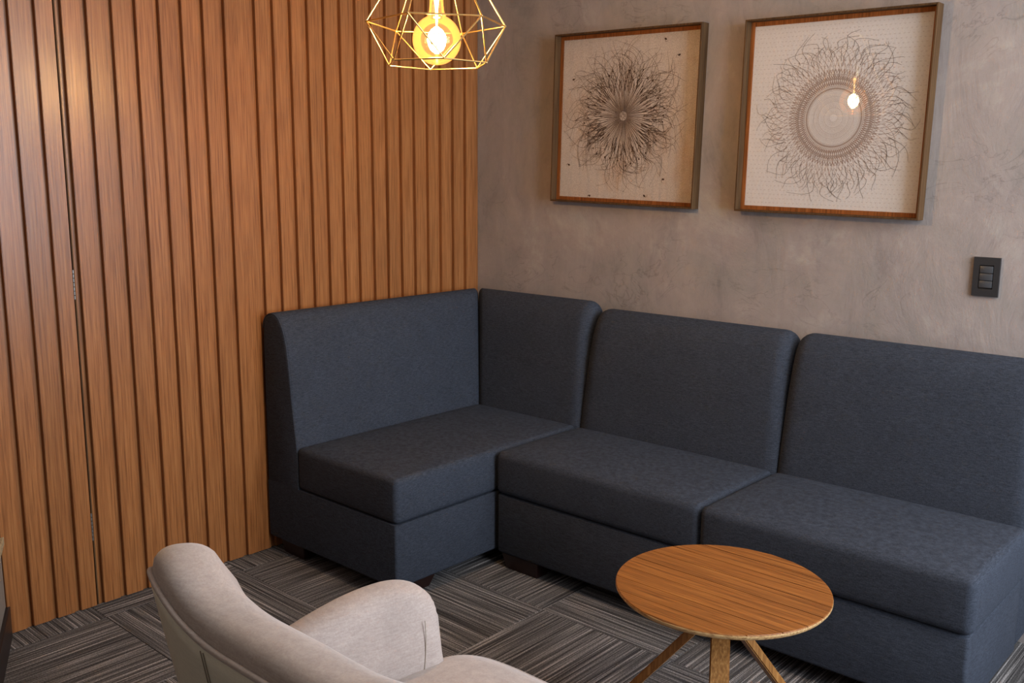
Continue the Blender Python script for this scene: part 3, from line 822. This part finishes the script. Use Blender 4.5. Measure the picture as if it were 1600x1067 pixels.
# ------------------------------------------------------------------ light switch
sx, sz = 2.1018, 1.0603
sw = thing('light_switch', 'black three-key light switch on the grey wall', 'switch', (sx+0.0375, 0, sz+0.059))
bm = bmesh.new()
ex = [(-0.0375, 0.0375, 0.036, 0.059), (-0.0375, 0.0375, -0.059, -0.036), (-0.0375, -0.0205, -0.036, 0.036), (0.0205, 0.0375, -0.036, 0.036)]
for a, b_, c, d in ex: addbox(bm, a, b_, -0.009, 0.0, c, d)
bmesh.ops.remove_doubles(bm, verts=bm.verts, dist=1e-5)
from_bm('plate', bm, 'black', sw)
box('bezel', -0.0205, 0.0205, -0.005, -0.001, -0.036, 0.036, 'gap', sw)
for k in (-1, 0, 1):
    bm = bmesh.new(); addbox(bm, -0.0185, 0.0185, -0.0105, -0.004, k*0.0222-0.0103, k*0.0222+0.0103, 0.0012, 2)
    for v in bm.verts:
        if v.co.y < -0.008 and v.co.z > k*0.0222: v.co.y += 0.001
    from_bm('rocker_key', bm, 'key', sw, 40)

# ------------------------------------------------------------------ pendant lamp
BC = Vector((1.14, -1.33, 0))
zm_, zb_, zt_ = 1.797, 1.697, 2.040
pl = thing('pendant_lamp', 'gold wire cage pendant lamp with a lit globe bulb', 'lamp', (BC.x, BC.y, ZC))
def Lp(v): return Vector(v)-Vector((0, 0, ZC))
# azimuth measured from the camera's right-hand direction, turning away from the camera
azr = math.atan2(rt.y, rt.x)
mid = [Vector((0.180*math.cos(azr+R(12+60*k)), 0.180*math.sin(azr+R(12+60*k)), zm_)) for k in range(6)]
botr = [Vector((0.136*math.cos(azr+R(-18+60*k)), 0.136*math.sin(azr+R(-18+60*k)), zb_)) for k in range(6)]
topr = [Vector((0.026*math.cos(azr+R(12+60*k)), 0.026*math.sin(azr+R(12+60*k)), zt_)) for k in range(6)]
def rod(a, b_): return tube('cage_rod', [Lp(a), Lp(b_)], 0.0021, 'brass', pl, 8)
for k in range(6):
    rod(mid[k], mid[(k+1) % 6]); rod(botr[k], botr[(k+1) % 6]); rod(mid[k], botr[k]); rod(mid[k-1], botr[k]); rod(topr[k], mid[k]); rod(topr[k], topr[(k+1) % 6])
for ring_, nm in ((mid, 'joint'), (botr, 'joint')):
    for v in ring_:
        bm = bmesh.new(); bmesh.ops.create_icosphere(bm, subdivisions=2, radius=0.0030)
        bmesh.ops.translate(bm, verts=bm.verts, vec=Lp(v)); from_bm('joint', bm, 'brass', pl, 0)
def zl(prof): return [(r_, z-ZC) for r_, z in prof]
lathe('canopy', zl([(0.05, ZC-0.025), (0.055, ZC-0.018), (0.055, ZC-0.0005)]), 'brass', pl)
tube('cord', [(0, 0, -0.02), (0, 0, 1.91-ZC)], 0.003, 'cord', pl, 8)
lathe('socket', zl([(0.017, 1.858), (0.0195, 1.862), (0.0195, 1.905), (0.012, 1.915), (0.006, 1.925)]), 'socket', pl, 28)
lathe('cage_cap', zl([(0.027, zt_-0.003), (0.027, zt_+0.004), (0.012, zt_+0.012), (0.005, zt_+0.02)]), 'brass', pl, 28)
bz = 1.757; gr = 0.0625; prof = []
for i in range(1, 27):
    t = math.pi*i/30; prof.append((gr*math.sin(t), bz-gr*math.cos(t)))
prof = [(0.002, bz-gr)] + prof + [(0.0215, bz+0.064), (0.0195, bz+0.072), (0.018, bz+0.086), (0.0175, bz+0.102)]
lathe('bulb_glass', zl(prof), 'bulb_glass', pl, 48, 0)
bm = bmesh.new()
for k in range(8):
    a = 2*math.pi*k/8
    V, Fc = tube_geo([Vector(((0.003+0.020*math.sin(math.pi*q)**0.7)*math.cos(a+q), (0.003+0.020*math.sin(math.pi*q)**0.7)*math.sin(a+q), bz-0.032+0.062*q-ZC)) for q in (0.0, 0.15, 0.35, 0.55, 0.75, 0.9, 1.0)], 0.0030, 6)
    vs = [bm.verts.new(v) for v in V]
    for f in Fc: bm.faces.new([vs[i] for i in f])
from_bm('filament', bm, 'filament', pl, 0, label='glowing filaments')
lathe('filament_stem', zl([(0.004, bz+0.030), (0.0025, bz+0.034), (0.004, bz+0.075), (0.007, bz+0.100)]), 'stem', pl, 16, 0, label='glowing glass stem')

# ------------------------------------------------------------------ low cabinet at the left edge
cb = thing('low_cabinet', 'low grey cabinet with pale top and dark plinth, cut off at the far left edge', 'cabinet', (0.03, -2.085, 0))
def slab(name, inset, z0, z1, mat):
    A = [(-0.018, 0.0), (0.765, -0.366), (0.65, -0.64), (-0.018, -0.64)]
    cx = sum(a[0] for a in A)/4; cy = sum(a[1] for a in A)/4
    bm = bmesh.new(); lo = []; hi = []
    for (x, y_) in A:
        dx, dy = x-cx, y_-cy; l_ = math.hypot(dx, dy); x -= dx/l_*inset*1.4*(0 if x < 0 else 1); y_ -= dy/l_*inset*1.4
        lo.append(bm.verts.new((x, y_, z0))); hi.append(bm.verts.new((x, y_, z1)))
    bm.faces.new(lo[::-1]); bm.faces.new(hi)
    for k in range(4): bm.faces.new((lo[k], lo[(k+1) % 4], hi[(k+1) % 4], hi[k]))
    bmesh.ops.bevel(bm, geom=list(bm.edges), offset=0.002, segments=1, affect='EDGES')
    return from_bm(name, bm, mat, cb)
slab('plinth', 0.0, 0.0, 0.10, 'plinth')
slab('body', 0.012, 0.10, 0.300, 'grey_panel')
slab('top_board', 0.0, 0.300, 0.325, 'light_top')
